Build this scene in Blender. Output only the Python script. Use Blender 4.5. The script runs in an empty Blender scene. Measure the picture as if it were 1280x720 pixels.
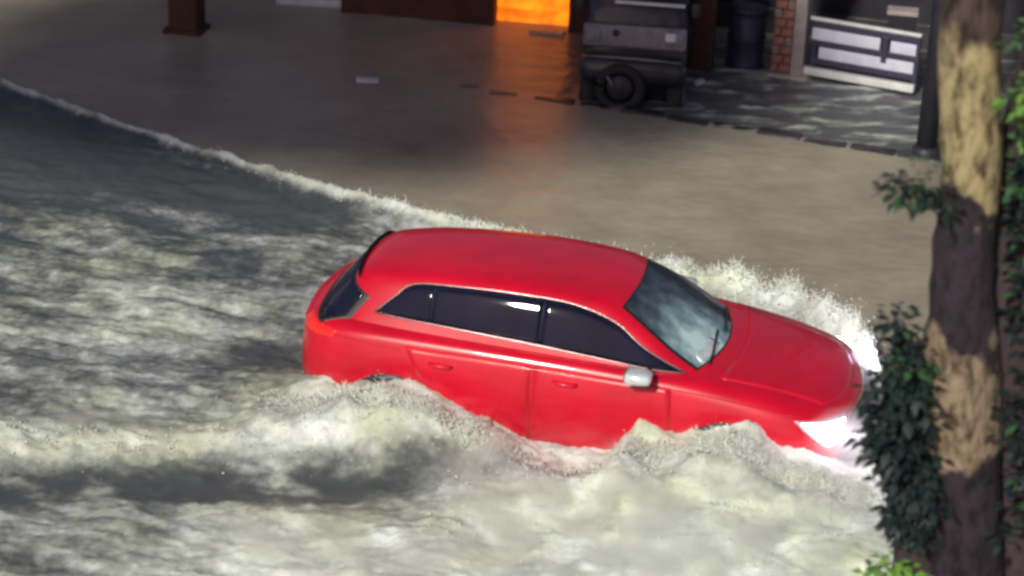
import bpy, bmesh, math, random
import numpy as np
from mathutils import Vector, Matrix
from mathutils.bvhtree import BVHTree

random.seed(7)
S = bpy.context.scene
COL = S.collection
R = math.radians

# ------------------------------------------------------------------ camera
cam_d = bpy.data.cameras.new('camera')
cam = bpy.data.objects.new('camera', cam_d)
COL.objects.link(cam)
cam_d.sensor_width = 36.0
cam_d.lens = 2800 / 1280 * 36.0
cam_d.clip_start = 0.5
cam_d.clip_end = 2000
PITCH, ROLL = 0.41996502, 0.04090723
F_ = Vector((0, math.cos(PITCH), -math.sin(PITCH)))
X_ = Vector((1, 0, 0))
Y_ = Vector((0, math.sin(PITCH), math.cos(PITCH)))
cr, sr = math.cos(ROLL), math.sin(ROLL)
# image right / image up after the roll
RX = X_ * cr + Y_ * sr
RY = Y_ * cr - X_ * sr
M = Matrix((RX, RY, -F_)).transposed().to_4x4()
M.translation = Vector((0, -16.64259907, 8.23142952))
cam.matrix_world = M
cam_d.dof.use_dof = True
cam_d.dof.focus_distance = 18.0
cam_d.dof.aperture_fstop = 1.15
S.camera = cam

# ------------------------------------------------------------------ world, sun, exposure
SUN_EL, SUN_AZ = 37.0, 206.0            # azimuth clockwise from +Y
w = bpy.data.worlds.new('World')
S.world = w
w.use_nodes = True
nt = w.node_tree
bg = nt.nodes['Background']
sky = nt.nodes.new('ShaderNodeTexSky')
sky.sky_type = 'NISHITA'
sky.sun_disc = False
sky.sun_elevation = R(SUN_EL)
sky.sun_rotation = R(SUN_AZ)
tint = nt.nodes.new('ShaderNodeMix')      # town glow: the night air is browner than clear sky
tint.data_type = 'RGBA'; tint.blend_type = 'MULTIPLY'; tint.inputs[0].default_value = 1.0
tint.inputs[7].default_value = (1.18, .90, .90, 1)
nt.links.new(sky.outputs[0], tint.inputs[6])
nt.links.new(tint.outputs[2], bg.inputs[0])
bg.inputs[1].default_value = 0.046
sun_d = bpy.data.lights.new('sun', 'SUN')
sun_d.energy = 3.0
sun_d.angle = R(4)
sun_d.color = (1.0, 0.93, 0.80)
sun = bpy.data.objects.new('sun', sun_d)
COL.objects.link(sun)
sd = Vector((math.sin(R(SUN_AZ)) * math.cos(R(SUN_EL)), math.cos(R(SUN_AZ)) * math.cos(R(SUN_EL)), math.sin(R(SUN_EL))))
sun.rotation_euler = sd.to_track_quat('Z', 'Y').to_euler()
sun.location = sd * 30
S.view_settings.view_transform = 'Standard'
S.view_settings.look = 'None'
S.view_settings.gamma = 1.0
S.view_settings.exposure = 0.30
S.cycles.use_denoising = True
S.cycles.filter_width = 3.0
S.cycles.max_bounces = 8
S.cycles.volume_bounces = 3

# ------------------------------------------------------------------ helpers
def tag(o, label=None, cat=None, group=None, kind=None):
    if label: o['label'] = label
    if cat: o['category'] = cat
    if group: o['group'] = group
    if kind: o['kind'] = kind
    return o

def empty(name, loc=(0, 0, 0), rz=0.0, label=None, cat=None, group=None):
    o = bpy.data.objects.new(name, None)
    COL.objects.link(o)
    o.location = loc
    o.rotation_euler = (0, 0, rz)
    o.empty_display_size = 0.2
    return tag(o, label, cat, group)

def obj(name, bm, mat, parent=None, smooth=True):
    me = bpy.data.meshes.new(name)
    bmesh.ops.recalc_face_normals(bm, faces=bm.faces)
    bm.to_mesh(me)
    bm.free()
    for m in (mat if isinstance(mat, (list, tuple)) else [mat]):
        me.materials.append(m)
    if smooth:
        for f in me.polygons: f.use_smooth = True
    o = bpy.data.objects.new(name, me)
    COL.objects.link(o)
    if parent: o.parent = parent
    return o

def box(bm, c, s, bevel=0.0, rot=None):
    r = bmesh.ops.create_cube(bm, size=1.0)
    vs = r['verts']
    bmesh.ops.scale(bm, vec=s, verts=vs)
    if bevel > 0:
        es = list({e for v in vs for e in v.link_edges})
        rb = bmesh.ops.bevel(bm, geom=es, offset=bevel, segments=2, affect='EDGES', profile=0.5)
        vs = list({v for f in rb['faces'] for v in f.verts} | {v for v in vs if v.is_valid})
    if rot is not None:
        bmesh.ops.rotate(bm, cent=(0, 0, 0), matrix=rot, verts=vs)
    bmesh.ops.translate(bm, vec=c, verts=vs)
    return vs

def tube(bm, pts, rad, n=8, cap=True):
    pts = [Vector(p) for p in pts]
    rads = rad if isinstance(rad, (list, tuple)) else [rad] * len(pts)
    rings = []
    ref = Vector((0, 0, 1))
    for i, p in enumerate(pts):
        d = (pts[min(i + 1, len(pts) - 1)] - pts[max(i - 1, 0)]).normalized()
        a = d.cross(ref)
        if a.length < 1e-3: a = d.cross(Vector((1, 0, 0)))
        a.normalize()
        b = d.cross(a).normalized()
        rings.append([bm.verts.new(p + (a * math.cos(2 * math.pi * k / n) + b * math.sin(2 * math.pi * k / n)) * rads[i]) for k in range(n)])
    for r0, r1 in zip(rings, rings[1:]):
        for k in range(n):
            bm.faces.new((r0[k], r0[(k + 1) % n], r1[(k + 1) % n], r1[k]))
    if cap:
        bm.faces.new(rings[0]); bm.faces.new(rings[-1][::-1])

def resample(c, n):
    c = [Vector(p) for p in c]
    L = [0.0]
    for a, b in zip(c, c[1:]): L.append(L[-1] + (b - a).length)
    out = []
    for i in range(n):
        t = L[-1] * i / (n - 1)
        k = 0
        while k < len(c) - 2 and L[k + 1] < t: k += 1
        s = 0 if L[k + 1] == L[k] else (t - L[k]) / (L[k + 1] - L[k])
        out.append(c[k].lerp(c[k + 1], min(max(s, 0), 1)))
    return out

def smooth_curve(c, n, closed=False):
    """Catmull-Rom through 2D/3D points"""
    c = [Vector(p) for p in c]
    N = len(c)
    out = []
    segs = N if closed else N - 1
    for i in range(segs):
        p1, p2 = c[i % N], c[(i + 1) % N]
        p0 = c[(i - 1) % N] if (closed or i > 0) else p1 * 2 - p2
        p3 = c[(i + 2) % N] if (closed or i < N - 2) else p2 * 2 - p1
        for k in range(n):
            t = k / n
            out.append(0.5 * ((2 * p1) + (p2 - p0) * t + (2 * p0 - 5 * p1 + 4 * p2 - p3) * t * t + (3 * p1 - p0 - 3 * p2 + p3) * t ** 3))
    if not closed: out.append(c[-1])
    return out

# ------------------------------------------------------------------ materials
def mat(name, base, rough=0.5, metal=0.0, noise=None, bump=None, coat=0.0, spec=None, emit=None, emit_s=0.0, trans=0.0):
    """noise = (scale, other colour, stretch xyz); bump = (scale, strength)"""
    m = bpy.data.materials.new(name)
    m.use_nodes = True
    t = m.node_tree
    b = t.nodes['Principled BSDF']
    b.inputs['Base Color'].default_value = (*base, 1)
    b.inputs['Roughness'].default_value = rough
    b.inputs['Metallic'].default_value = metal
    if coat: b.inputs['Coat Weight'].default_value = coat; b.inputs['Coat Roughness'].default_value = 0.06
    if spec is not None: b.inputs['Specular IOR Level'].default_value = spec
    if trans: b.inputs['Transmission Weight'].default_value = trans
    if emit: b.inputs['Emission Color'].default_value = (*emit, 1); b.inputs['Emission Strength'].default_value = emit_s
    tc = t.nodes.new('ShaderNodeTexCoord')
    if noise:
        mp = t.nodes.new('ShaderNodeMapping')
        if len(noise) > 2: mp.inputs['Scale'].default_value = noise[2]
        t.links.new(tc.outputs['Object'], mp.inputs[0])
        n = t.nodes.new('ShaderNodeTexNoise')
        n.inputs['Scale'].default_value = noise[0]
        n.inputs['Detail'].default_value = 6
        n.inputs['Roughness'].default_value = 0.6
        t.links.new(mp.outputs[0], n.inputs['Vector'])
        r = t.nodes.new('ShaderNodeValToRGB')
        r.color_ramp.elements[0].position = 0.36
        r.color_ramp.elements[1].position = 0.64
        r.color_ramp.elements[0].color = (*base, 1)
        r.color_ramp.elements[1].color = (*noise[1], 1)
        t.links.new(n.outputs['Fac'], r.inputs[0])
        t.links.new(r.outputs[0], b.inputs['Base Color'])
    if bump:
        n2 = t.nodes.new('ShaderNodeTexNoise')
        n2.inputs['Scale'].default_value = bump[0]
        n2.inputs['Detail'].default_value = 5
        t.links.new(tc.outputs['Object'], n2.inputs['Vector'])
        bp = t.nodes.new('ShaderNodeBump')
        bp.inputs['Strength'].default_value = bump[1]
        bp.inputs['Distance'].default_value = 0.02
        t.links.new(n2.outputs['Fac'], bp.inputs['Height'])
        t.links.new(bp.outputs[0], b.inputs['Normal'])
    return m

def reflection_glass():  # pale reflection low on the windscreen, painted into the base colour
    m = mat('windscreen_painted_reflection', (.03, .045, .06), .12, spec=.5)
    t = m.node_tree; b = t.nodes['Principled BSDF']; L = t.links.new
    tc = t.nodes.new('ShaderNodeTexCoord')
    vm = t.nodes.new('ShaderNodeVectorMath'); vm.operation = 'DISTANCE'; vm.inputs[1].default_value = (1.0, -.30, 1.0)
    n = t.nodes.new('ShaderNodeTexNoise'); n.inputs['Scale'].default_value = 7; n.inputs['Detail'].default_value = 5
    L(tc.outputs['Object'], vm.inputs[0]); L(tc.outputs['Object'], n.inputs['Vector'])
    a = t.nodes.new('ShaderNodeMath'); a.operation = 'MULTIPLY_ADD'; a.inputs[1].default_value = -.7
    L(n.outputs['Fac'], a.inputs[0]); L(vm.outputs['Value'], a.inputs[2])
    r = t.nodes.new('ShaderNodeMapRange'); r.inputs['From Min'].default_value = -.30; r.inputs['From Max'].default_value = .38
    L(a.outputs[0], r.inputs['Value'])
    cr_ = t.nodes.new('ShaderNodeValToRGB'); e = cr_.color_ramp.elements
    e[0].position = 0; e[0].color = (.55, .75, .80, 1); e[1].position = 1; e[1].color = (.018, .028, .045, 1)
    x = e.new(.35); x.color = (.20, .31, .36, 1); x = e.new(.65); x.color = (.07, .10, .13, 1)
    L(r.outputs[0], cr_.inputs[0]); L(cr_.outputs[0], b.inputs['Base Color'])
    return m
WSG = reflection_glass()
PAINT = mat('red_paint', (0.52, 0.002, 0.020), 0.34, 0.0, (1.8, (0.66, 0.003, 0.028)), coat=0.5)
GLASS = mat('dark_glass', (0.006, 0.007, 0.022), 0.04, noise=(4.0, (0.010, 0.012, 0.03)), spec=0.35)
GLOSSB = mat('gloss_black', (0.006, 0.006, 0.012), 0.4, noise=(9.0, (0.01, 0.01, 0.016)), spec=0.1)
WGLASS = mat('windscreen_glass', (0.03, 0.045, 0.06), 0.1, noise=(3.5, (0.09, 0.12, 0.14)), spec=0.6)
CHROME = mat('chrome_trim', (0.62, 0.42, 0.44), 0.25, 0.8, noise=(20, (0.45, 0.28, 0.30)))
BLACKP = mat('black_plastic', (0.012, 0.012, 0.016), 0.45, noise=(30, (0.03, 0.03, 0.035)))
RUBBER = mat('rubber', (0.015, 0.015, 0.015), 0.8, noise=(40, (0.03, 0.03, 0.03)))
ALLOY = mat('alloy', (0.45, 0.46, 0.48), 0.3, 0.8, noise=(25, (0.3, 0.3, 0.32)))
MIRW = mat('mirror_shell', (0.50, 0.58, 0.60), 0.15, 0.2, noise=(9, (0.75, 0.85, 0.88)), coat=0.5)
LAMP = mat('headlight_lens', (0.9, 0.9, 0.95), 0.2, noise=(30, (0.8, 0.8, 0.9)), emit=(0.95, 0.86, 1.0), emit_s=14.0)
LAMPD = mat('headlight_housing', (0.35, 0.3, 0.36), 0.25, noise=(60, (0.6, 0.5, 0.6)), coat=0.5)
TAIL = mat('tail_light_lens', (0.55, 0.01, 0.01), 0.2, noise=(30, (0.7, 0.03, 0.02)), coat=0.5, emit=(1.0, 0.03, 0.02), emit_s=0.2)

# ------------------------------------------------------------------ red car
CAR_POS = (0.55689766, -0.8726271, 0.0)
CAR_YAW = -0.23077239
car = empty('hatchback_car', CAR_POS, CAR_YAW,
            'bright red five door hatchback ploughing through the flood with its headlight on', 'car')

def cage(stations, closed_ends):
    bm = bmesh.new()
    rows = []
    for st in stations:
        half = st
        ring = [bm.verts.new((x, -y, z)) for (x, y, z) in half]
        ring += [bm.verts.new((x, y, z)) for (x, y, z) in reversed(half[:-1] if half[-1][1] == 0 else half)]
        rows.append(ring)
    for a, b in zip(rows, rows[1:]):
        n = len(a)
        for k in range(n - 1):
            bm.faces.new((a[k], a[k + 1], b[k + 1], b[k]))
    return bm, rows

def lower(x, j2, j3, j4, j5, j6, j7z, j8z, dx=0.0, zb=0.14, zs=0.20, z3=0.42, z4=0.66):
    s = 1 if dx >= 0 else 1
    return [(x + dx, 0.30, zb), (x + dx * .6, 0.6 * j2 / .8, zb), (x, j2, zs), (x, j3, z3), (x, j4, z4), (x, j5[0], j5[1]),
            (x + dx * .3, j6[0], j6[1]), (x + dx * .8, j6[0] * .5, j7z), (x + dx, 0, j8z)]

LOW = [
    lower(-2.08, .52, .60, .61, (.57, .82), (.46, .89), .90, .905, -0.07, .36, .38, .48),
    lower(-2.02, .64, .72, .74, (.68, .88), (.58, .95), .97, .98, -0.06, .28, .30, .44),
    lower(-1.88, .74, .82, .835, (.78, .92), (.69, .985), 1.0, 1.01, -0.03),
    lower(-1.60, .80, .870, .885, (.845, .95), (.765, 1.01), 1.03, 1.03),
    lower(-1.10, .80, .870, .895, (.872, .955), (.80, 1.015), 1.02, 1.02),
    lower(-0.40, .80, .868, .895, (.875, .945), (.805, 1.005), 1.01, 1.01),
    lower(0.40, .80, .868, .895, (.873, .925), (.80, .985), .99, 1.0),
    lower(0.90, .80, .870, .892, (.865, .905), (.77, .96), .98, .985),
    lower(1.25, .80, .875, .890, (.850, .875), (.72, .930), .955, .965),
    lower(1.60, .79, .870, .880, (.825, .825), (.68, .880), .910, .920, .01),
    lower(1.88, .77, .835, .845, (.785, .765), (.63, .810), .845, .855, .03),
    lower(2.04, .71, .780, .790, (.735, .700), (.56, .745), .780, .790, .08, .22, .28),
    lower(2.12, .60, .670, .670, (.620, .630), (.47, .665), .690, .700, .13, .28, .32, .42, .56),
]
bm, rows = cage(LOW, True)
for r in (rows[0], rows[-1]):
    bm.faces.new(r)
for a, b in zip(rows, rows[1:]):
    bm.faces.new((a[0], b[0], b[-1], a[-1]))
GH = [
    [(1.00, .72, .88), (1.03, .66, .935), (1.07, .50, .95), (1.13, .27, .965), (1.15, 0, .97)],
    [(0.96, .74, .88), (0.97, .685, .955), (1.02, .50, .98), (1.07, .27, 1.0), (1.09, 0, 1.005)],
    [(0.80, .78, .88), (0.66, .655, 1.15), (0.72, .52, 1.175), (0.77, .27, 1.195), (0.785, 0, 1.20)],
    [(0.55, .80, .88), (0.32, .600, 1.300), (0.37, .49, 1.340), (0.41, .27, 1.36), (0.425, 0, 1.365)],
    [(0.45, .80, .88), (0.20, .598, 1.325), (0.27, .49, 1.375), (0.31, .27, 1.395), (0.32, 0, 1.40)],
    [(-0.1, .815, .88), (-0.15, .612, 1.355), (-0.14, .50, 1.41), (-.13, .27, 1.43), (-.13, 0, 1.435)],
    [(-0.7, .815, .88), (-0.70, .612, 1.355), (-0.70, .50, 1.41), (-.70, .27, 1.43), (-.70, 0, 1.435)],
    [(-1.25, .80, .88), (-1.22, .590, 1.325), (-1.22, .49, 1.38), (-1.22, .27, 1.40), (-1.22, 0, 1.405)],
    [(-1.62, .76, .88), (-1.52, .550, 1.255), (-1.58, .47, 1.325), (-1.62, .27, 1.35), (-1.63, 0, 1.355)],
    [(-1.68, .74, .88), (-1.62, .545, 1.205), (-1.68, .46, 1.275), (-1.72, .27, 1.295), (-1.73, 0, 1.30)],
    [(-1.84, .68, .88), (-1.85, .62, .985), (-1.90, .48, 1.02), (-1.95, .27, 1.03), (-1.96, 0, 1.035)],
    [(-1.92, .62, .84), (-1.94, .58, .90), (-1.98, .46, .92), (-2.02, .27, .93), (-2.03, 0, .935)],
]
bm2, rows2 = cage(GH, False)
tmp = bpy.data.meshes.new('tmp')
def subdiv(bmx, lv):
    me = bpy.data.meshes.new('t'); bmx.to_mesh(me); bmx.free()
    o = bpy.data.objects.new('t', me); COL.objects.link(o)
    md = o.modifiers.new('s', 'SUBSURF'); md.levels = lv; md.render_levels = lv
    dg = bpy.context.evaluated_depsgraph_get()
    out = bpy.data.meshes.new_from_object(o.evaluated_get(dg))
    bpy.data.objects.remove(o); bpy.data.meshes.remove(me)
    return out
m1, m2 = subdiv(bm, 3), subdiv(bm2, 3)
bmb = bmesh.new(); bmb.from_mesh(m1); bmb.from_mesh(m2)
bmesh.ops.recalc_face_normals(bmb, faces=bmb.faces)
BVH = BVHTree.FromBMesh(bmb)
body = obj('body', bmb, PAINT, car)
bpy.data.meshes.remove(m1); bpy.data.meshes.remove(m2)
#DEV
# ---- panels laid on the body surface as thin shells
def cast(p, d):
    d = Vector(d).normalized()
    h = BVH.ray_cast(Vector(p) - d * 2.5, d)
    if h[0] is None: return Vector(p), -d
    n = h[1]
    if n.dot(d) > 0: n = -n
    return h[0], n

def patch(A, B, d, off=0.004, ns=24, nt=8, mirror=False, edge=0.012):
    A, B = resample(A, ns), resample(B, ns)
    bm = bmesh.new()
    g = []
    for a, b in zip(A, B):
        row = []
        for j in range(nt):
            q, n = cast(a.lerp(b, j / (nt - 1)), d)
            row.append(q + n * off)
        g.append(row)
    if mirror:
        g = [[Vector((q.x, -q.y, q.z)) for q in r] for r in g]
    V = [[bm.verts.new(q) for q in r] for r in g]
    dd = Vector(d).normalized()
    if mirror: dd.y = -dd.y
    for i in range(ns - 1):
        for j in range(nt - 1):
            bm.faces.new((V[i][j], V[i + 1][j], V[i + 1][j + 1], V[i][j + 1]))
    loop = [V[i][0] for i in range(ns)] + [V[-1][j] for j in range(1, nt)] + [V[i][-1] for i in range(ns - 2, -1, -1)] + [V[0][j] for j in range(nt - 2, 0, -1)]
    low = [bm.verts.new(v.co + dd * edge) for v in loop]
    n = len(loop)
    for k in range(n):
        bm.faces.new((loop[k], loop[(k + 1) % n], low[(k + 1) % n], low[k]))
    bmesh.ops.remove_doubles(bm, verts=bm.verts, dist=1e-5)
    return bm

def crv(pts): return [Vector(p) for p in pts]
def side(pts, y=-0.8): return [Vector((x, y, z)) for x, z in pts]
DT = smooth_curve([(-1.475, 1.085), (-1.33, 1.215), (-1.19, 1.312), (-.82, 1.343), (-.35, 1.352), (.05, 1.33), (.37, 1.245), (.61, 1.10), (.93, .955)], 6)
DB = smooth_curve([(-1.475, 1.08), (-.9, 1.068), (-.26, 1.04), (.24, 1.005), (.6, .975), (.93, .952)], 6)
def clip(c, x0, x1):
    def at(x):
        for a, b in zip(c, c[1:]):
            if a.x <= x <= b.x: return a.lerp(b, (x - a.x) / max(b.x - a.x, 1e-6))
        return c[0] if x < c[0].x else c[-1]
    return [at(x0)] + [p for p in c if x0 < p.x < x1] + [at(x1)]
def side_patch(name, x0, x1, m, off, parent, shrink=0.0, mirror=False, ns=26, nt=9):
    t = side([(p.x, p.y - shrink) for p in clip(DT, x0, x1)])
    b = side([(p.x, p.y + shrink) for p in clip(DB, x0, x1)])
    return obj(name, patch(t, b, (0, 1, 0), off, ns, nt, mirror), m, parent)

def roof_edge_tube(mirror):
    pts = []
    for c in (DT, list(reversed(DB))):
        for p in c:
            q, n = cast((p.x, -.8, p.y), (0, 1, 0))
            q = q + n * 0.008
            pts.append(Vector((q.x, -q.y if mirror else q.y, q.z)))
    b = bmesh.new()
    tube(b, pts, 0.0075, 6)
    return b

for mir in (False, True):
    ws = side_patch('window_surround', -1.47, .92, GLOSSB, 0.005, car, 0.0, mir, 60)
    for x0, x1 in ((-.172, .84), (-1.026, -.180), (-1.42, -1.034)):
        side_patch('side_window', x0, x1, GLASS, 0.008, car, 0.014, mir)
    obj('window_trim', roof_edge_tube(mir), CHROME, car)
    # doors, wing, sill
    def sp(name, top, bot, m=PAINT, off=0.0045, parent=car, ns=20, nt=14, d=(0, 1, -0.12)):
        return obj(name, patch(side(top, -.9), side(bot, -.9), d, off, ns, nt, mir), m, parent)
    fd = sp('door', [(-.18, .925), (.3, .915), (.86, .895)], [(-.18, .25), (.3, .25), (.90, .27)])
    rd = sp('door', [(-1.18, .93), (-.7, .93), (-.20, .925)], [(-.86, .25), (-.5, .25), (-.20, .25)])
    sg = -1 if not mir else 1
    for dr, hx in ((fd, -.02), (rd, -.98)):
        b = bmesh.new()
        q, n = cast((hx + .08, -.9, .82), (0, 1, 0))
        tube(b, [(hx, sg * (abs(q.y) + .004), .825), (hx + .03, sg * (abs(q.y) + .03), .825), (hx + .15, sg * (abs(q.y) + .03), .82), (hx + .18, sg * (abs(q.y) + .004), .82)], .012, 8)
        obj('door_handle', b, PAINT, dr)
    # shoulder crease
    b = bmesh.new()
    pts = []
    for x in np.linspace(-1.85, 1.75, 40):
        z = .905 - .012 * (x + 1.0) if x < .9 else .882 - .12 * (x - .9) ** 1.3
        q, n = cast((x, -.9, z), (0, 1, -.05))
        q = q + n * 0.001
        pts.append(Vector((q.x, q.y if not mir else -q.y, q.z)))
    tube(b, pts, .006, 6)
    obj('shoulder_line', b, PAINT, car)
    # wheel arch and wheel
    for wx in (1.30, -1.28):
        b = bmesh.new()
        arc = [(wx + .36 * math.cos(a), .34 + .345 * math.sin(a)) for a in np.linspace(0, math.pi, 22)]
        base = [(wx + .36 * math.cos(a), .26) for a in np.linspace(0, math.pi, 22)]
        sp('wheel_arch', arc, base, BLACKP, .006, car, 22, 8, (0, 1, 0))
        wh = empty('wheel', (wx, sg * .80, .32)); wh.parent = car
        b = bmesh.new()
        prof = [(.20, -.10), (.29, -.105), (.315, -.08), (.32, 0), (.315, .08), (.29, .105), (.20, .10)]
        rings = []
        for k in range(28):
            a = 2 * math.pi * k / 28
            rings.append([b.verts.new((r * math.cos(a), sg * -yy * -1, r * math.sin(a))) for r, yy in prof])
        for k in range(28):
            r0, r1 = rings[k], rings[(k + 1) % 28]
            for j in range(len(prof) - 1):
                b.faces.new((r0[j], r0[j + 1], r1[j + 1], r1[j]))
        obj('tyre', b, RUBBER, wh)
        b = bmesh.new()
        for k in range(5):
            a = 2 * math.pi * k / 5
            for da in (-.16, .16):
                tube(b, [(0.03 * math.cos(a), sg * .085, .03 * math.sin(a)), (.2 * math.cos(a + da), sg * .09, .2 * math.sin(a + da))], .016, 6)
        pts = [(.205 * math.cos(a), sg * .09, .205 * math.sin(a)) for a in np.linspace(0, 2 * math.pi, 25)]
        tube(b, pts, .014, 6, False)
        tube(b, [(0, sg * .07, 0), (0, sg * .11, 0)], .04, 12)
        obj('rim', b, ALLOY, wh)
    # door mirror
    mm = empty('door_mirror', (0.63, sg * .955, 1.0 if sg < 0 else .94)); mm.parent = car
    b = bmesh.new()
    vs = box(b, (0, 0, 0), (.20, .19, .10), .035)
    for v in b.verts:
        if v.co.x > 0: v.co.z *= .78; v.co.y *= .9
    obj('mirror_shell', b, MIRW, mm)
    b = bmesh.new(); box(b, (-.102, 0, 0), (.006, .14, .07), .002); obj('mirror_glass', b, CHROME, mm)
    b = bmesh.new(); tube(b, [(.02, -sg * .05, -.03), (.05, -sg * .17, -.03)], [.022, .03], 8); obj('mirror_arm', b, BLACKP, mm)
    # lamps
    d = (-.75, .66, -.1)
    A = [(1.82, -.85, .755), (1.98, -.78, .745), (2.15, -.50, .71)]
    B = [(1.88, -.85, .69), (2.02, -.80, .56), (2.13, -.60, .555)]
    hl = obj('headlight', patch(A, B, d, .006, 20, 8, mir), LAMPD, car)
    A = [(1.87, -.84, .735), (1.99, -.76, .722), (2.14, -.54, .690)]
    B = [(1.95, -.83, .655), (2.03, -.78, .575), (2.12, -.64, .585)]
    obj('lit_lens', patch(A, B, d, .014, 16, 8, mir), LAMP, hl)
    d = (.8, .6, -.1)
    A = [(-1.80, -.83, .945), (-1.93, -.75, .95), (-2.03, -.5, .95)]
    B = [(-1.84, -.85, .895), (-1.95, -.75, .87), (-2.05, -.48, .87)]
    obj('tail_light', patch(A, B, d, .006, 20, 8, mir), TAIL, car)

# windscreen, rear window, bonnet, tailgate
def down(pts): return [Vector((x, y, 1.2)) for x, y in pts]
A = smooth_curve(down([(.39, -.49), (.60, -.565), (.80, -.615), (1.005, -.625)]), 5)
Bc = [Vector((p.x, -p.y, p.z)) for p in A]
def ws_patch(off, sh):
    n = 20
    a = resample(A, n)
    bm = bmesh.new(); V = []
    for i, p in enumerate(a):
        t = i / (n - 1)
        row = []
        for j in range(21):
            y = p.y * (1 - 2 * j / 20) * (1 - sh)
            x = p.x + (0.05 + .10 * t) * (1 - (y / abs(p.y)) ** 2)
            x = x + (.5 - t) * sh * .6
            q, nn = cast((x, y, 1.2), (0, 0, -1))
            row.append(bm.verts.new(q + nn * off))
        V.append(row)
    for i in range(n - 1):
        for j in range(20): bm.faces.new((V[i][j], V[i + 1][j], V[i + 1][j + 1], V[i][j + 1]))
    return bm
obj('windscreen_frame', ws_patch(.004, 0.0), BLACKP, car)
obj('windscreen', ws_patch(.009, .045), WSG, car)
A2 = [(.965, -.50, 1.2), (1.00, -.36, 1.2), (1.02, -.20, 1.2)]; B2 = [(1.03, -.53, 1.2), (1.08, -.36, 1.2), (1.10, -.18, 1.2)]
obj('windscreen_painted_glint', patch(A2, B2, (0, 0, -1), .012, 12, 5), MIRW, car)  # pale strip on the glass, painted as the brightest part of the reflection
A2 = [(-2, y, 1.345 - .045 * (y / .5) ** 2) for y in np.linspace(-.59, .59, 15)]
B2 = [(-2, y, .985 - .01 * (y / .5) ** 2) for y in np.linspace(-.70, .70, 15)]
obj('rear_window_frame', patch(A2, B2, (1, 0, -.25), .005, 24, 12), BLACKP, car)
A2 = [(-2, y, 1.325 - .045 * (y / .5) ** 2) for y in np.linspace(-.57, .57, 15)]
B2 = [(-2, y, 1.00 - .01 * (y / .5) ** 2) for y in np.linspace(-.675, .675, 15)]
obj('rear_window', patch(A2, B2, (1, 0, -.25), .010, 24, 12), GLASS, car)
A2 = down([(1.19, -.66), (1.225, -.5), (1.26, -.25), (1.27, 0), (1.26, .25), (1.225, .5), (1.19, .66)])
B2 = down([(1.95, -.56), (2.04, -.4), (2.10, -.2), (2.11, 0), (2.10, .2), (2.04, .4), (1.95, .56)])
obj('bonnet', patch(A2, B2, (0, 0, -1), .005, 24, 20), PAINT, car)
A2 = [(-2.1, -.44, .93), (-2.1, .44, .93)]; B2 = [(-2.1, -.50, .55), (-2.1, .50, .55)]
obj('tailgate', patch(A2, B2, (1, 0, 0), .006, 20, 10), PAINT, car)
A2 = [(2.1, -.30, .655), (2.1, .30, .655)]; B2 = [(2.1, -.34, .44), (2.1, .34, .44)]
gr = obj('grille', patch(A2, B2, (-1, 0, 0), .006, 20, 8), BLACKP, car)
b = bmesh.new()
pts = [cast((-1.62 - .06 * (1 - (y / .5) ** 2), y, 1.4), (0, 0, -1))[0] for y in np.linspace(-.47, .47, 13)]
tube(b, [Vector((p.x - .04, p.y, p.z - .005)) for p in pts], [.006] + [.016] * 11 + [.006], 8)
obj('roof_spoiler', b, GLOSSB, car)
for y0, y1 in ((-.52, -.05), (.02, .52)):
    b = bmesh.new()
    P = []
    for t in np.linspace(0, 1, 8):
        q, n = cast((1.10 - .035 * abs(y0 * (1 - t) + y1 * t) - t * .05, y0 * (1 - t) + y1 * t, 1.2), (0, 0, -1))
        P.append(q + n * .022)
    tube(b, P, .008, 6)
    obj('wiper', b, BLACKP, car)
# the lit headlight throws light forward
def spot(name, loc, to, e, ang, col, parent, size=.05):
    ld = bpy.data.lights.new(name, 'SPOT')
    ld.energy = e; ld.spot_size = R(ang); ld.spot_blend = .6; ld.color = col; ld.shadow_soft_size = size
    o = bpy.data.objects.new(name, ld); COL.objects.link(o)
    o.parent = parent; o.location = loc
    o.rotation_euler = (Vector(to) - Vector(loc)).to_track_quat('-Z', 'Y').to_euler()
    return o
for yy in (-.72, .72):
    spot('headlight_beam', (2.16, yy, .66), (6, yy * 1.1, .1), 8 if yy < 0 else 8, 100, (1.0, .93, .95), car)
for yy in (-.80, .80):
    ld = bpy.data.lights.new('headlight_glow', 'POINT'); ld.energy = 1.3 if yy < 0 else .3; ld.color = (.92, .62, 1.0); ld.shadow_soft_size = .06
    o = bpy.data.objects.new('headlight_glow', ld); COL.objects.link(o); o.parent = car; o.location = (2.16, yy * 1.06, .70)
#WATER
# ------------------------------------------------------------------ noise
rng = np.random.RandomState(11)
PERM = rng.permutation(512)
PERM = np.concatenate([PERM, PERM])
GA = rng.rand(1024) * 2 * np.pi
def pnoise(x, y, seed=0):
    x = x + seed * 17.31; y = y + seed * 9.73
    xi = np.floor(x).astype(int); yi = np.floor(y).astype(int)
    xf = x - xi; yf = y - yi
    u = xf * xf * xf * (xf * (xf * 6 - 15) + 10); v = yf * yf * yf * (yf * (yf * 6 - 15) + 10)
    def g(ix, iy, dx, dy):
        h = PERM[(PERM[ix & 511] + iy) & 511]
        a = GA[h]
        return np.cos(a) * dx + np.sin(a) * dy
    n00 = g(xi, yi, xf, yf); n10 = g(xi + 1, yi, xf - 1, yf)
    n01 = g(xi, yi + 1, xf, yf - 1); n11 = g(xi + 1, yi + 1, xf - 1, yf - 1)
    return 1.5 * ((n00 * (1 - u) + n10 * u) * (1 - v) + (n01 * (1 - u) + n11 * u) * v)
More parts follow.
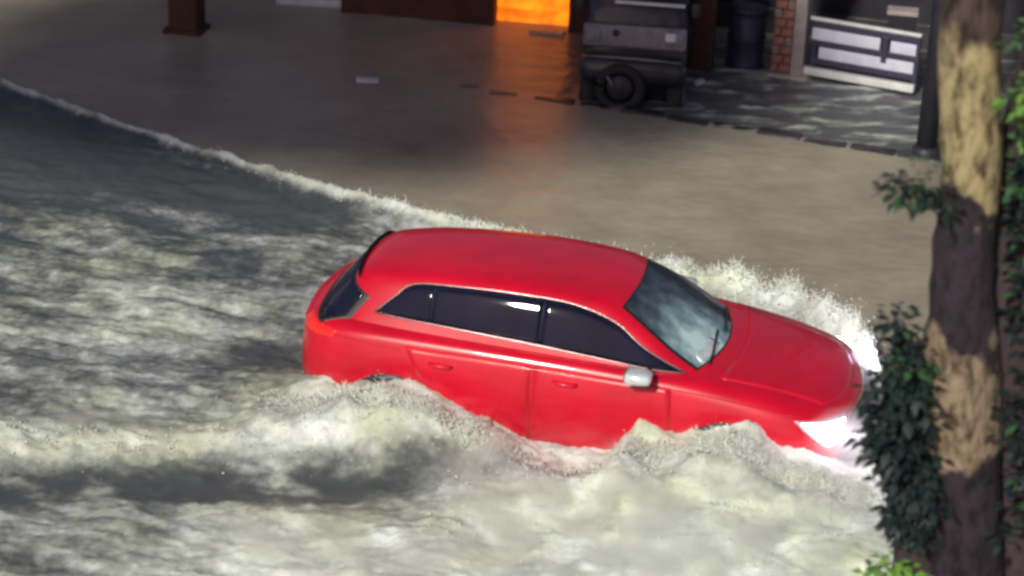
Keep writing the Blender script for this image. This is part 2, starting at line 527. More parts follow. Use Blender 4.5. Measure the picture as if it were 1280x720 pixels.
def fbm(x, y, oct=5, seed=0, gain=.5):
    s = 0; a = 1; t = 0
    for k in range(oct):
        s = s + a * pnoise(x * 2 ** k, y * 2 ** k, seed + k); t += a; a *= gain
    return s / t
def ridged(x, y, oct=4, seed=0):
    s = 0; a = 1; t = 0
    for k in range(oct):
        s = s + a * (1 - np.abs(pnoise(x * 2 ** k, y * 2 ** k, seed + k)) * 2); t += a; a *= .55
    return s / t
def sstep(a, b, x):
    t = np.clip((x - a) / (b - a), 0, 1)
    return t * t * (3 - 2 * t)

# ------------------------------------------------------------------ flood water
cy_, sy_ = math.cos(CAR_YAW), math.sin(CAR_YAW)
def to_car(X, Y):
    dx = X - CAR_POS[0]; dy = Y - CAR_POS[1]
    return dx * cy_ + dy * sy_, -dx * sy_ + dy * cy_
ARM_U = np.array([-14, -7.47, -5.24, -3.28, -1.88, .37, 1.45, 2.0, 2.25, 2.45])
ARM_V = np.array([8.2, 5.19, 4.19, 3.39, 2.95, 2.25, 1.85, 1.35, .95, .2])
NR_U = np.array([-6, -3.0, -2.3, -1.9, -1.5, -1.15, -.9, -.65, -.4, -.12, .12, .45, .63, .80, 1.1, 1.45, 1.68, 1.88, 2.15, 2.35, 2.6, 3.2])
NR_Z = np.array([.0, .06, .14, .26, .38, .41, .33, .18, .05, -.04, -.07, .01, .30, .24, .33, .42, .33, .22, .12, .14, .08, .0])
Z0 = 0.30
def water(X, Y):
    u, v = to_car(X, Y)
    # warp
    wu = u + .22 * fbm(u * 1.1, v * 1.6, 3, 3); wv = v + .16 * fbm(u * 1.2, v * 1.7, 3, 5)
    arm = np.interp(wu, ARM_U, ARM_V) + .05 * fbm(u * 2.2, v * 2.2, 3, 9)
    d = v - arm                                   # >0 outside on the far side
    front = sstep(2.35, 2.75, wu + .18 * (wv < 0) * 0 - .25 * np.clip(-v - .6, 0, 1.2))   # ahead of the bow
    inside = (1 - sstep(-.05, .05, d)) * (1 - front)
    near = np.exp(-np.clip(-v - 1.12, 0, 9) ** 2 / (2 * .34 ** 2)) * sstep(-.3, -.75, v)
    H = np.interp(u + .10 * fbm(v * 2, u * 3, 3, 21), NR_U, NR_Z) * near * (.82 + .35 * fbm(u * 2.6, v * 2.6, 3, 23))
    H = H + near * sstep(-2.3, -1.8, u) * .075 * fbm(u * 3.2, v * 3.6, 4, 25, .62)
    foam = near * np.interp(u, [-5, -2.6, -1.8, 2.5, 2.9], [.0, .3, .8, 1.0, 0])
    # far bow crest
    ch = np.interp(u, [-9, -5, -2.5, -.5, 1.0, 2.0, 2.3, 2.5], [.05, .07, .11, .16, .30, .38, .30, .1])
    cw = np.interp(u, [-9, -5, -2.5, -1.5, 0, 1.5, 2.3], [.05, .05, .09, .20, .30, .34, .25])
    crest = np.exp(-np.clip(d, 0, 9) ** 2 / (2 * (cw * .45) ** 2)) * np.exp(-np.clip(-d, 0, 9) ** 2 / (2 * cw ** 2)) * (1 - sstep(2.35, 2.6, u))
    H = H + ch * crest * (1 + .5 * fbm(u * 3, v * 3, 3, 31))
    foam = np.maximum(foam, crest * np.interp(u, [-9, -5.5, -3, 0], [1.0, 1.1, 1.15, 1.15]))
    # dark trough inside the rear part of the far arm
    tr = np.exp(-((d + .75 + .12 * (-u - 3)) / (.35 + .11 * np.clip(-u - 3, 0, 9))) ** 2) * sstep(-2.2, -3.8, u)
    # near side crest running back from the car and the trough beyond it
    cl = -1.1 + .30 * np.clip(u + .2, -9, 0) + .10 * fbm(u * 1.3, v * .5, 3, 41)
    e = v - cl
    cr2 = np.exp(-(e / (.20 + .05 * np.clip(-u, 0, 4))) ** 2) * sstep(.1, -.6, u)
    H = H + .07 * cr2 * (1 + .6 * fbm(u * 3.0, v * 3, 3, 43))
    foam = np.maximum(foam, cr2 * 1.0)
    lt = -.48 + .035 * u
    e = e + .26 * fbm(u * 1.5, v * 1.9, 4, 48, .65)
    tr2 = np.exp(-(np.abs(e - lt) / (.20 + .035 * np.clip(-u, 0, 4))) ** 3) * sstep(.15, -.7, u + .25 * fbm(u * 2, v * 2, 2, 47))
    H = H - .045 * tr2
    # turbulent interior
    A = .055 * inside * (1 - .65 * np.clip(tr + tr2, 0, 1))
    turb = fbm(u * .9, v * 1.6, 5, 51, .55)
    H = H + A * turb * 1.5 + inside * .030 * ridged(u * 1.6 + .4 * turb, v * 3.0, 4, 61) * (1 - .6 * tr2)
    dens = .42 - .02 * np.clip(u, -6, 0) * 0 - .06 * sstep(-3.2, -5.5, u)
    dens = dens + .36 * sstep(-2.0, -2.7, v) * (.22 + .78 * sstep(-2.6, -.6, u)) + .38 * fbm(u * .55 + 7, v * 1.3, 3, 69) + .20 * sstep(-.9, 1.0, u) * sstep(-.6, -1.4, v)
    dens = dens - .12 * sstep(1.0, 2.6, v) - .22 * sstep(-3.5, -6.5, u) * sstep(0, 2.0, v)
    dens = dens + .10 * np.exp(-((v + .1) / .8) ** 2) * sstep(-2.2, -3.2, u)
    f2 = np.clip(dens + .50 * fbm(u * 1.1 + 3, v * 2.3, 5, 71, .7) + .16 * ridged(u * 2.2 + .3 * fbm(u * 3, v * 3, 2, 74), v * 4.6, 3, 73) - .06 + .22 * fbm(u * 5, v * 9, 4, 75, .75), 0, 1) * inside
    f2 = f2 * (1 - .85 * tr) * (1 - .90 * tr2 * (1 - 1.3 * np.clip(fbm(u * 2, v * 4, 3, 49) + .2, 0, 1)))
    # shade right behind the tail, put in by thinning the pale foam
    f2 = f2 * (1 - .8 * np.exp(-(((u + 2.55) / .42) ** 2 + ((v + .15) / .30) ** 2)))
    foam = np.clip(np.maximum(foam * (.80 + .5 * fbm(u * 2.5, v * 3.5, 4, 81, .65)), f2), 0, 1)
    # heaped foam on the near side
    heap = sstep(-1.4, .2, u) * sstep(-1.0, -1.7, v) * (1 - front)
    H = H + heap * (.17 * (.5 + fbm(u * .9, v * 1.1, 2, 91)) + .03) + heap * .075 * fbm(u * 2.0, v * 2.4, 5, 93, .62)
    foam = np.maximum(foam, heap * (.92 + .30 * fbm(u * 1.6, v * 2.0, 4, 94)))
    # tiny detail
    det = (.018 * fbm(u * 7, v * 7, 4, 95, .7) + .010 * fbm(u * 22, v * 22, 3, 97, .7)) * (1 - .45 * heap)
    H = H + det * (.25 + 1.6 * foam) * np.clip(inside + crest + near, 0, 1)
    # calm water outside: small ripples
    out = 1 - inside
    H = H + out * (.009 * fbm(X * 1.1, Y * 2.2, 4, 101) + .0045 * fbm(X * 5, Y * 9, 3, 103))
    # choppy shallow water over the far pavement
    k = (Y - (6.22 - .36 * X)) + .15 * fbm(X * 1.4, Y * 1.4, 3, 111)
    pv = sstep(-.05, .12, k) * sstep(-.3, .8, X) * sstep(9, 8, Y)
    rp = .45 + .55 * fbm(X * 1.8 + .5 * fbm(X * 2, Y * 2, 2, 113), Y * 5.0, 4, 115, .6)
    H = H + pv * (.060 * rp - .020)
    foam = np.maximum(foam, pv * np.clip((rp - .34) * 1.9, 0, .62) * sstep(.6, 1.8, X))
    wk = inside * (1 - .55 * sstep(-1.9, -2.6, v) * sstep(-2.5, -.5, u))
    return Z0 + H, foam, pv, wk

def axis(segs):
    out = []
    for a, b, st in segs: out += list(np.arange(a, b - 1e-6, st))
    return np.array(out + [segs[-1][1]])
gx = axis([(-160, -20, 20), (-20, -8, 1.0), (-8, -5.6, .1), (-5.6, 5.4, .024), (5.4, 8, .1), (8, 20, 1.0), (20, 160, 20)])
gy = axis([(-60, -20, 10), (-20, -6, 1.0), (-6, -4.1, .1), (-4.1, 2.6, .022), (2.6, 6.5, .032), (6.5, 10.8, .05), (10.8, 20, 1), (20, 160, 20)])
XX, YY = np.meshgrid(gx, gy, indexing='ij')
ZZ, FO, PV, WK = water(XX, YY)
# curl the foam sideways a little so that crests are ragged
jx = .030 * FO * fbm(XX * 8, YY * 8, 3, 121); jy = .030 * FO * fbm(XX * 8, YY * 8, 3, 131)
nx, ny = XX.shape
co = np.stack([XX + jx, YY + jy, ZZ], -1).reshape(-1, 3)
idx = np.arange(nx * ny).reshape(nx, ny)
fc = np.stack([idx[:-1, :-1], idx[1:, :-1], idx[1:, 1:], idx[:-1, 1:]], -1).reshape(-1, 4)
me = bpy.data.meshes.new('flood_water')
me.vertices.add(len(co)); me.vertices.foreach_set('co', co.astype(np.float32).ravel())
me.loops.add(fc.size); me.loops.foreach_set('vertex_index', fc.astype(np.int32).ravel())
me.polygons.add(len(fc)); me.polygons.foreach_set('loop_start', np.arange(0, fc.size, 4, dtype=np.int32))
me.polygons.foreach_set('loop_total', np.full(len(fc), 4, np.int32))
me.polygons.foreach_set('use_smooth', np.ones(len(fc), bool))
me.update(); me.validate()
at = me.attributes.new('foam', 'FLOAT', 'POINT'); at.data.foreach_set('value', FO.astype(np.float32).ravel())
at = me.attributes.new('shallow', 'FLOAT', 'POINT'); at.data.foreach_set('value', PV.astype(np.float32).ravel())
at = me.attributes.new('churned', 'FLOAT', 'POINT'); at.data.foreach_set('value', WK.astype(np.float32).ravel())
WM = bpy.data.materials.new('flood_water'); WM.use_nodes = True
t = WM.node_tree; b = t.nodes['Principled BSDF']; L = t.links.new
def N(kind, **kw):
    n = t.nodes.new(kind)
    for k, v in kw.items(): setattr(n, k, v)
    return n
a1 = N('ShaderNodeAttribute', attribute_name='foam'); a2 = N('ShaderNodeAttribute', attribute_name='shallow')
tc = N('ShaderNodeTexCoord')
n1 = N('ShaderNodeTexNoise'); n1.inputs['Scale'].default_value = 14; n1.inputs['Detail'].default_value = 8; n1.inputs['Roughness'].default_value = .7
L(tc.outputs['Object'], n1.inputs['Vector'])
ma = N('ShaderNodeMath', operation='MULTIPLY_ADD'); ma.inputs[1].default_value = .5; ma.inputs[2].default_value = -.25
L(n1.outputs['Fac'], ma.inputs[0])
ad = N('ShaderNodeMath', operation='ADD'); L(a1.outputs['Fac'], ad.inputs[0]); L(ma.outputs[0], ad.inputs[1])
mr = N('ShaderNodeMapRange'); mr.interpolation_type = 'SMOOTHSTEP'; mr.inputs['From Min'].default_value = .12; mr.inputs['From Max'].default_value = 1.0
L(ad.outputs[0], mr.inputs['Value'])
# murky water colour, broad drift of silt
n2 = N('ShaderNodeTexNoise'); n2.inputs['Scale'].default_value = 1.1; n2.inputs['Detail'].default_value = 9; n2.inputs['Roughness'].default_value = .68
L(tc.outputs['Object'], n2.inputs['Vector'])
r2 = N('ShaderNodeValToRGB')
r2.color_ramp.elements[0].position = .3; r2.color_ramp.elements[0].color = (.27, .235, .185, 1)
r2.color_ramp.elements[1].position = .7; r2.color_ramp.elements[1].color = (.40, .37, .29, 1)
L(n2.outputs['Fac'], r2.inputs[0])
# inside the wake the churned water is greener and darker
n3 = N('ShaderNodeTexNoise'); n3.inputs['Scale'].default_value = 1.6; n3.inputs['Detail'].default_value = 6
L(tc.outputs['Object'], n3.inputs['Vector'])
r3 = N('ShaderNodeValToRGB')
r3.color_ramp.elements[0].position = .35; r3.color_ramp.elements[0].color = (.68, .75, .58, 1)
r3.color_ramp.elements[1].position = .65; r3.color_ramp.elements[1].color = (.80, .87, .88, 1)
L(n3.outputs['Fac'], r3.inputs[0])
mx0 = N('ShaderNodeMix', data_type='RGBA'); L(a2.outputs['Fac'], mx0.inputs[0]); L(r2.outputs[0], mx0.inputs[6]); mx0.inputs[7].default_value = (.10, .105, .115, 1)
a3 = N('ShaderNodeAttribute', attribute_name='churned')
mx1 = N('ShaderNodeMix', data_type='RGBA'); L(a3.outputs['Fac'], mx1.inputs[0]); L(mx0.outputs[2], mx1.inputs[6]); mx1.inputs[7].default_value = (.076, .084, .092, 1)
mx = N('ShaderNodeMix', data_type='RGBA'); L(mr.outputs[0], mx.inputs[0]); L(mx1.outputs[2], mx.inputs[6]); L(r3.outputs[0], mx.inputs[7])
L(mx.outputs[2], b.inputs['Base Color'])
rr = N('ShaderNodeMapRange'); rr.inputs['To Min'].default_value = .33; rr.inputs['To Max'].default_value = .75
L(mr.outputs[0], rr.inputs['Value']); L(rr.outputs[0], b.inputs['Roughness'])
b.inputs['IOR'].default_value = 1.33
bp = N('ShaderNodeBump'); bp.inputs['Distance'].default_value = .03
n4 = N('ShaderNodeTexNoise'); n4.inputs['Scale'].default_value = 38; n4.inputs['Detail'].default_value = 5
L(tc.outputs['Object'], n4.inputs['Vector']); L(n4.outputs['Fac'], bp.inputs['Height'])
ms = N('ShaderNodeMath', operation='MULTIPLY_ADD'); ms.inputs[1].default_value = .35; ms.inputs[2].default_value = .03
L(mr.outputs[0], ms.inputs[0]); L(ms.outputs[0], bp.inputs['Strength']); L(bp.outputs[0], b.inputs['Normal'])
me.materials.append(WM)
wo = bpy.data.objects.new('flood_water', me); COL.objects.link(wo); tag(wo, kind='structure')

# ------------------------------------------------------------------ spray flung off the crests
FOAM = mat('foam_spray', (.66, .70, .62), .6, noise=(6, (.78, .82, .80)))
ico = bmesh.new(); bmesh.ops.create_icosphere(ico, subdivisions=1, radius=1)
IV = np.array([v.co[:] for v in ico.verts]); ico.verts.ensure_lookup_table()
IF = np.array([[v.index for v in f.verts] for f in ico.faces]); ico.free()
def blobs(P, rad, strt):
    n = len(P)
    sc = rad[:, None, None] * strt[:, None, :]
    V = IV[None] * sc * (1 + .35 * (rng.rand(n, len(IV), 1) - .5)) + P[:, None, :]
    Fi = (IF[None] + (np.arange(n) * len(IV))[:, None, None]).reshape(-1, 3)
    return V.reshape(-1, 3), Fi
def from_car(u, v): return CAR_POS[0] + u * cy_ - v * sy_, CAR_POS[1] + u * sy_ + v * cy_
def spray_set(us, vs, up, rmin, rmax):
    x, y = from_car(us, vs)
    z, f, _, _ = water(x, y)
    h = rng.exponential(1.0, len(x)) * up
    P = np.stack([x, y, z + h], 1)
    rad = rmin + (rmax - rmin) * rng.rand(len(x)) ** 2.5
    rad = rad / (1 + h * 3)
    st = np.stack([1 + rng.rand(len(x)) * .8, 1 + rng.rand(len(x)) * .5, .7 + rng.rand(len(x)) * .6], 1)
    return P, rad, st
sets = []
n = 16000
uu = rng.choice([-1.9, -1.5, -1.1, -.75, -.5, .6, .7, 1.3, 1.6, 2.0, 2.3], n, p=[.07, .10, .12, .11, .07, .13, .08, .09, .09, .08, .06]) + rng.randn(n) * .17
sets.append(spray_set(uu, -1.08 - np.abs(rng.randn(n)) * .12, .020 + 0 * uu, .0015, .007))
uu = rng.uniform(-.6, 2.4, 1600); sets.append(spray_set(uu, -1.2 - np.abs(rng.randn(1600)) * .8, .012 + 0 * uu, .0025, .009))
uu = rng.uniform(-4.5, 0, 1000); sets.append(spray_set(uu, -1.12 + .30 * (uu + .2) * (uu < -.2) + rng.randn(1000) * .13, .010 + 0 * uu, .0025, .008))
uu = 2.3 - np.abs(rng.exponential(2.2, 5200)); uu = np.clip(uu, -9, 2.3)
va = np.interp(uu, ARM_U, ARM_V)
sets.append(spray_set(uu, va + rng.randn(5200) * .07 - .03, np.interp(uu, [-9, -3, 0, 2.2], [.008, .012, .026, .045]), .002, .008))
uu = rng.uniform(-1.2, 2.3, 2600); sets.append(spray_set(uu, np.interp(uu, ARM_U, ARM_V) - np.abs(rng.randn(2600)) * .3, .016 + 0 * uu, .003, .010))
nS = 1500
us_ = np.concatenate([rng.choice([-1.6, -1.2, -.85, -.5, .62, 1.2, 1.5, 1.9, 2.2], nS) + rng.randn(nS) * .16, 2.25 - np.abs(rng.exponential(1.2, 500))])
vs_ = np.concatenate([-1.05 - np.abs(rng.randn(nS)) * .12, np.interp(us_[nS:], ARM_U, ARM_V) + rng.randn(500) * .05])
xs_, ys_ = from_car(us_, vs_)
zs_ = water(xs_, ys_)[0]
SV, SF = [], []
for k in range(len(us_)):
    ln = random.uniform(.03, .13); ra = random.uniform(.004, .013)
    d = Vector((random.uniform(-.9, .1), -.4 if k < nS else .4, random.uniform(.3, 1.1)))
    d = Vector((d.x * cy_ - d.y * sy_, d.x * sy_ + d.y * cy_, d.z)).normalized()
    a_ = d.cross(Vector((0, 0, 1))).normalized(); b_ = d.cross(a_)
    o_ = Vector((xs_[k], ys_[k], zs_[k] - .01)); bs = len(SV)
    for q_, rr_ in ((0, 1), (.45, .75), (.8, .5)):
        c_ = o_ + d * ln * q_ + Vector((0, 0, -.25 * ln * q_ * q_))
        for j in range(4):
            w_ = a_ * math.cos(j * math.pi / 2) + b_ * math.sin(j * math.pi / 2)
            SV.append(tuple(c_ + w_ * ra * rr_ * random.uniform(.7, 1.3)))
    SV.append(tuple(o_ + d * ln))
    for r_ in (0, 4):
        for j in range(4): SF.append((bs + r_ + j, bs + r_ + (j + 1) % 4, bs + r_ + 4 + (j + 1) % 4, bs + r_ + 4 + j))
    for j in range(4): SF.append((bs + 8 + j, bs + 8 + (j + 1) % 4, bs + 12))
P = np.concatenate([s_[0] for s_ in sets]); rd_ = np.concatenate([s_[1] for s_ in sets]); st = np.concatenate([s_[2] for s_ in sets])
uc, vc = to_car(P[:, 0], P[:, 1])
keep = ~((np.abs(vc) < .90) & (uc > -2.1) & (uc < 2.2))
V, Fi = blobs(P[keep], rd_[keep], st[keep])
me = bpy.data.meshes.new('spray')
me.from_pydata(V.tolist() + SV, [], Fi.tolist() + [tuple(i + len(V) for i in f) for f in SF])
me.polygons.foreach_set('use_smooth', np.ones(len(Fi) + len(SF), bool))
me.materials.append(FOAM)
so = bpy.data.objects.new('water_spray', me); COL.objects.link(so); tag(so, kind='stuff')
# fine mist hanging over the splashes: soft-edged puffs of white droplets
def mist_mat(name, dens, lo, hi, scale=2.6):
    m = bpy.data.materials.new(name); m.use_nodes = True
    t = m.node_tree; t.nodes.remove(t.nodes['Principled BSDF']); L = t.links.new
    pv_ = t.nodes.new('ShaderNodeVolumePrincipled'); pv_.inputs['Color'].default_value = (.975, .995, .955, 1); pv_.inputs['Anisotropy'].default_value = .15
    tc = t.nodes.new('ShaderNodeTexCoord'); nz = t.nodes.new('ShaderNodeTexNoise'); nz.inputs['Scale'].default_value = scale; nz.inputs['Detail'].default_value = 4
    geo = t.nodes.new('ShaderNodeNewGeometry')
    L(geo.outputs['Position'], nz.inputs['Vector'])
    mr = t.nodes.new('ShaderNodeMapRange'); mr.inputs['From Min'].default_value = lo; mr.inputs['From Max'].default_value = hi
    L(nz.outputs['Fac'], mr.inputs['Value'])
    ln = t.nodes.new('ShaderNodeVectorMath'); ln.operation = 'LENGTH'; L(tc.outputs['Object'], ln.inputs[0])
    fo = t.nodes.new('ShaderNodeMapRange'); fo.inputs['From Min'].default_value = .98; fo.inputs['From Max'].default_value = .25; L(ln.outputs['Value'], fo.inputs['Value'])
    m1 = t.nodes.new('ShaderNodeMath'); m1.operation = 'MULTIPLY'; L(mr.outputs[0], m1.inputs[0]); L(fo.outputs[0], m1.inputs[1])
    m2 = t.nodes.new('ShaderNodeMath'); m2.operation = 'MULTIPLY'; m2.inputs[1].default_value = dens; L(m1.outputs[0], m2.inputs[0])
    L(m2.outputs[0], pv_.inputs['Density']); L(pv_.outputs[0], t.nodes['Material Output'].inputs['Volume'])
    return m
MIST = mist_mat('mist', 6.5, .45, .66, 3.4)
MIST_HALO = mist_mat('halo_mist', 2.0, .1, .5)
pb = bmesh.new(); bmesh.ops.create_icosphere(pb, subdivisions=3, radius=1.0)
pm = bpy.data.meshes.new('spray_mist'); pb.to_mesh(pm); pb.free(); pm.materials.append(MIST)
pb = bmesh.new(); bmesh.ops.create_icosphere(pb, subdivisions=3, radius=1.0)
pt = bpy.data.meshes.new('halo_mist'); pb.to_mesh(pt); pb.free(); pt.materials.append(MIST_HALO)
def puff(u, v, z, ru, rv, rz, m=pm):
    o = bpy.data.objects.new('spray_mist', m); COL.objects.link(o)
    x, y = from_car(u, v); o.location = (x, y, z); o.scale = (ru, rv, rz); o.rotation_euler = (0, 0, CAR_YAW)
    tag(o, kind='stuff')
for p in ((-1.65, -1.30, .44, .55, .34, .24), (-1.05, -1.32, .55, .60, .36, .28), (-.45, -1.45, .42, .60, .36, .22),
          (.72, -1.32, .46, .40, .30, .22), (1.35, -1.34, .55, .65, .36, .30), (2.0, -1.35, .46, .60, .34, .24),
          (.1, -2.15, .42, .95, .62, .30), (1.0, -2.1, .50, 1.05, .70, .36), (1.9, -2.0, .46, .95, .70, .34),
          (.5, -2.95, .42, 1.3, .60, .32), (1.7, -2.8, .42, 1.2, .60, .32), (-1.1, -3.0, .36, 1.1, .40, .22),
          (-3.0, -1.85, .36, 1.3, .28, .16)):
    puff(*p)
puff(2.22, -.88, .68, .38, .32, .30, pt)  # extra thin puff added so the headlight gets a halo
#STREET
# ------------------------------------------------------------------ street materials
NAVY = mat('dark_wall_render', (.012, .012, .020), .7, noise=(2.5, (.024, .023, .036)), bump=(30, .3))
BRICKRED = mat('dark_red_wall', (.055, .018, .012), .75, noise=(3, (.09, .03, .018)), bump=(40, .4))
PALE = mat('pale_render', (.42, .37, .36), .7, noise=(5, (.30, .26, .26)), bump=(40, .3))
BRICK = mat('brick', (.26, .10, .085), .8, noise=(14, (.36, .17, .14)), bump=(60, .5))
BRICK2 = mat('brick_grey', (.34, .27, .24), .8, noise=(14, (.24, .17, .15)), bump=(60, .5))
MORTAR = mat('mortar', (.16, .14, .13), .9, noise=(20, (.10, .09, .09)))
GFRAME = mat('gate_frame_paint', (.035, .032, .072), .45, noise=(12, (.045, .042, .08)))
GSLAT = mat('gate_slat_paint', (.66, .68, .84), .5, noise=(5, (.54, .56, .70)), bump=(20, .2))
WHITE = mat('white_paint', (.74, .76, .76), .5, noise=(7, (.58, .60, .62)), bump=(25, .2))
VANP = mat('van_paint', (.016, .016, .034), .3, noise=(4, (.024, .023, .045)), coat=.3)
VANB = mat('van_grey_panel', (.25, .245, .29), .5, noise=(9, (.17, .165, .20)))
ORANGE = mat('orange_lit_shutter', (.8, .3, .04), .6, noise=(5, (.9, .4, .05)), emit=(1.0, .17, .002), emit_s=1.25)
STONE = mat('wet_kerb_stone', (.035, .035, .042), .35, noise=(8, (.06, .06, .065)), bump=(30, .5))
RUST = mat('rust_brown', (.085, .032, .02), .7, noise=(7, (.05, .018, .014)), bump=(30, .4))
BLUE = mat('dark_blue_plastic', (.018, .024, .055), .5, noise=(7, (.03, .035, .07)))
POLE = mat('dark_steel', (.018, .020, .034), .5, noise=(9, (.03, .032, .045)))

t = ORANGE.node_tree; b = t.nodes['Principled BSDF']
tc = t.nodes.new('ShaderNodeTexCoord'); nz = t.nodes.new('ShaderNodeTexNoise'); nz.inputs['Scale'].default_value = 2.6; nz.inputs['Detail'].default_value = 3
rr = t.nodes.new('ShaderNodeValToRGB'); e = rr.color_ramp.elements
e[0].position = .35; e[0].color = (.55, .045, .001, 1); e[1].position = .62; e[1].color = (1.0, .26, .006, 1)
t.links.new(tc.outputs['Object'], nz.inputs['Vector']); t.links.new(nz.outputs['Fac'], rr.inputs[0]); t.links.new(rr.outputs[0], b.inputs['Emission Color'])
# ------------------------------------------------------------------ far kerb, awash
kb = empty('kerb', (0, 0, 0)); tag(kb, kind='structure')
p0, p1 = Vector((.15, 6.20, .19)), Vector((6.2, 4.05, .19))
dv = (p1 - p0); Lk = dv.length; dv.normalize(); ak = math.atan2(dv.y, dv.x)
nk = 13
protos = []
for i in range(3):
    b = bmesh.new(); box(b, (0, 0, 0), (Lk / nk - .02, .17, .26), .03)
    for v in b.verts: v.co += Vector((random.uniform(-.006, .006), random.uniform(-.012, .012), random.uniform(-.012, .012)))
    o = obj('kerb_stone', b, STONE, kb); protos.append(o)
for i in range(nk):
    o = protos[i] if i < 3 else protos[i % 3].copy()
    if i >= 3: COL.objects.link(o); o.parent = kb
    o.location = p0 + dv * (Lk * (i + .5) / nk) + Vector((0, random.uniform(-.015, .015), random.uniform(-.02, .02)))
    o.rotation_euler = (random.uniform(-.03, .03), random.uniform(-.02, .02), ak + random.uniform(-.02, .02))

# ------------------------------------------------------------------ parked van
van = empty('parked_van', (1.20, 6.22, 0), R(-6), 'dark van with a grey front panel, parked at the far kerb in floodwater', 'van')
b = bmesh.new()
prof = [(-0.02, .30), (-.05, .55), (-.04, .84), (.0, 1.20), (.03, 1.30), (.22, 1.62), (.36, 1.84), (.9, 1.90), (2.6, 1.88), (2.78, 1.75), (2.82, .9), (2.80, .32)]
hw = .55
ringL, ringR, inL, inR = [], [], [], []
for (yy, zz) in prof:
    tum = .0 if zz < 1.2 else (zz - 1.2) * .12
    ringL.append(b.verts.new((-hw + tum, yy + .05, zz))); ringR.append(b.verts.new((hw - tum, yy + .05, zz)))
    inL.append(b.verts.new((-hw * .72 + tum, yy, zz))); inR.append(b.verts.new((hw * .72 - tum, yy, zz)))
n = len(prof)
for k in range(n):
    k2 = (k + 1) % n
    b.faces.new((ringL[k], ringL[k2], inL[k2], inL[k])); b.faces.new((inL[k], inL[k2], inR[k2], inR[k])); b.faces.new((inR[k], inR[k2], ringR[k2], ringR[k]))
b.faces.new(ringL); b.faces.new(ringR)
bmesh.ops.bevel(b, geom=[e_ for e_ in b.edges], offset=.02, segments=2, affect='EDGES')
obj('body', b, VANP, van)
b = bmesh.new(); box(b, (0, -.055, 1.02), (1.10, .07, .25), .034); fp = obj('front_panel', b, VANB, van)
b = bmesh.new(); tube(b, [(-.20, -.080, 1.06), (-.20, -.094, 1.06)], .038, 14); obj('badge', b, BLACKP, fp)
b = bmesh.new(); box(b, (.42, -.07, 1.04), (.20, .09, .17), .035); hl = obj('headlight', b, VANB, van)
b = bmesh.new(); box(b, (.38, -.116, 1.055), (.11, .02, .09), .009); obj('lens', b, WHITE, hl)
b = bmesh.new(); box(b, (-.44, -.07, 1.03), (.18, .09, .17), .035); obj('headlight', b, VANB, van)
b = bmesh.new(); box(b, (.14, -.03, 1.385), (.74, .04, .035), .01); obj('cowl_trim', b, WHITE, van)
b = bmesh.new()
q = [b.verts.new(p) for p in ((-.44, .03, 1.42), (.44, .03, 1.42), (.40, .26, 1.76), (-.40, .26, 1.76))]
q2 = [b.verts.new(v.co + Vector((0, .03, -.01))) for v in q]
b.faces.new(q); b.faces.new(q2)
for k in range(4): b.faces.new((q[k], q[(k + 1) % 4], q2[(k + 1) % 4], q2[k]))
obj('windscreen', b, GLASS, van, False)
b = bmesh.new(); box(b, (0, -.08, .66), (1.14, .26, .30), .10); bu = obj('bumper', b, VANP, van)
b = bmesh.new(); tube(b, [(-.52, -.14, .80), (-.2, -.20, .825), (.2, -.20, .82), (.52, -.14, .79)], [.008, .014, .014, .008], 8); obj('bumper_bar', b, VANB, bu)
b = bmesh.new()
pts = [(-.12 + .22 * math.cos(a), -.24, .50 + .22 * math.sin(a)) for a in np.linspace(0, 2 * math.pi, 25)]
tube(b, pts, .055, 10, False); sw = obj('spare_wheel', b, RUBBER, van)
b = bmesh.new(); tube(b, [(-.12, -.20, .50), (-.12, -.25, .50)], [.165, .13], 20); obj('rim', b, mat('dull_rim', (.03, .029, .04), .5, .2, noise=(9, (.05, .048, .06))), sw)
b = bmesh.new(); tube(b, [(-.27, -.27, .66), (-.22, -.29, .58), (-.19, -.28, .52)], [.010, .018, .008], 8); obj('strap', b, VANB, sw)
for sx in (-1, 1):
    b = bmesh.new(); tube(b, [(sx * .38, .12, .30), (sx * .55, .12, .30)], [.31, .30], 24); wv = obj('wheel', b, RUBBER, van)
    b = bmesh.new(); tube(b, [(sx * .545, .12, .30), (sx * .56, .12, .30)], .15, 16); obj('hub_cap', b, VANB, wv)
    b = bmesh.new(); box(b, (sx * .62, .12, 1.30), (.10, .05, .16), .02); obj('door_mirror', b, BLACKP, van)
    b = bmesh.new(); box(b, (sx * .548, 1.2, 1.5), (.02, .9, .30), .01); obj('side_window', b, GLASS, van)

# ------------------------------------------------------------------ shop front with the orange light
shop = empty('shop_building', (0, 8.55, 0), R(-9), 'low dark red shop front behind the flood, glowing orange in its doorway', 'building')
def bx(name, c, s_, m, parent, bev=.008, rot=None):
    b = bmesh.new(); box(b, c, s_, bev, rot); return obj(name, b, m, parent, False)
bx('wall', (-1.30, .20, 1.6), (1.80, .30, 3.2), BRICKRED, shop)
bx('wall', (1.02, .20, 1.6), (.84, .30, 3.2), BRICKRED, shop)
bx('lintel', (.10, .20, 2.75), (1.0, .30, .90), BRICKRED, shop)
bx('roof', (-.4, 1.5, 3.28), (3.9, 3.2, .14), NAVY, shop)
bx('back_wall', (-.4, 2.9, 1.6), (3.8, .2, 3.2), BRICKRED, shop)
sh = empty('lit_shutter', (.07, .30, 0)); sh.parent = shop
pr = None
for i in range(8):
    z = .33 + i * .25
    if pr is None:
        b = bmesh.new(); box(b, (0, 0, 0), (.86, .03, .244), .01); o = pr = obj('shutter_slat', b, ORANGE, sh, False)
    else:
        o = pr.copy(); COL.objects.link(o)
    o.location = (0, 0, z)
bx('doorpost', (-.385, .10, 1.15), (.06, .12, 2.3), RUST, shop)
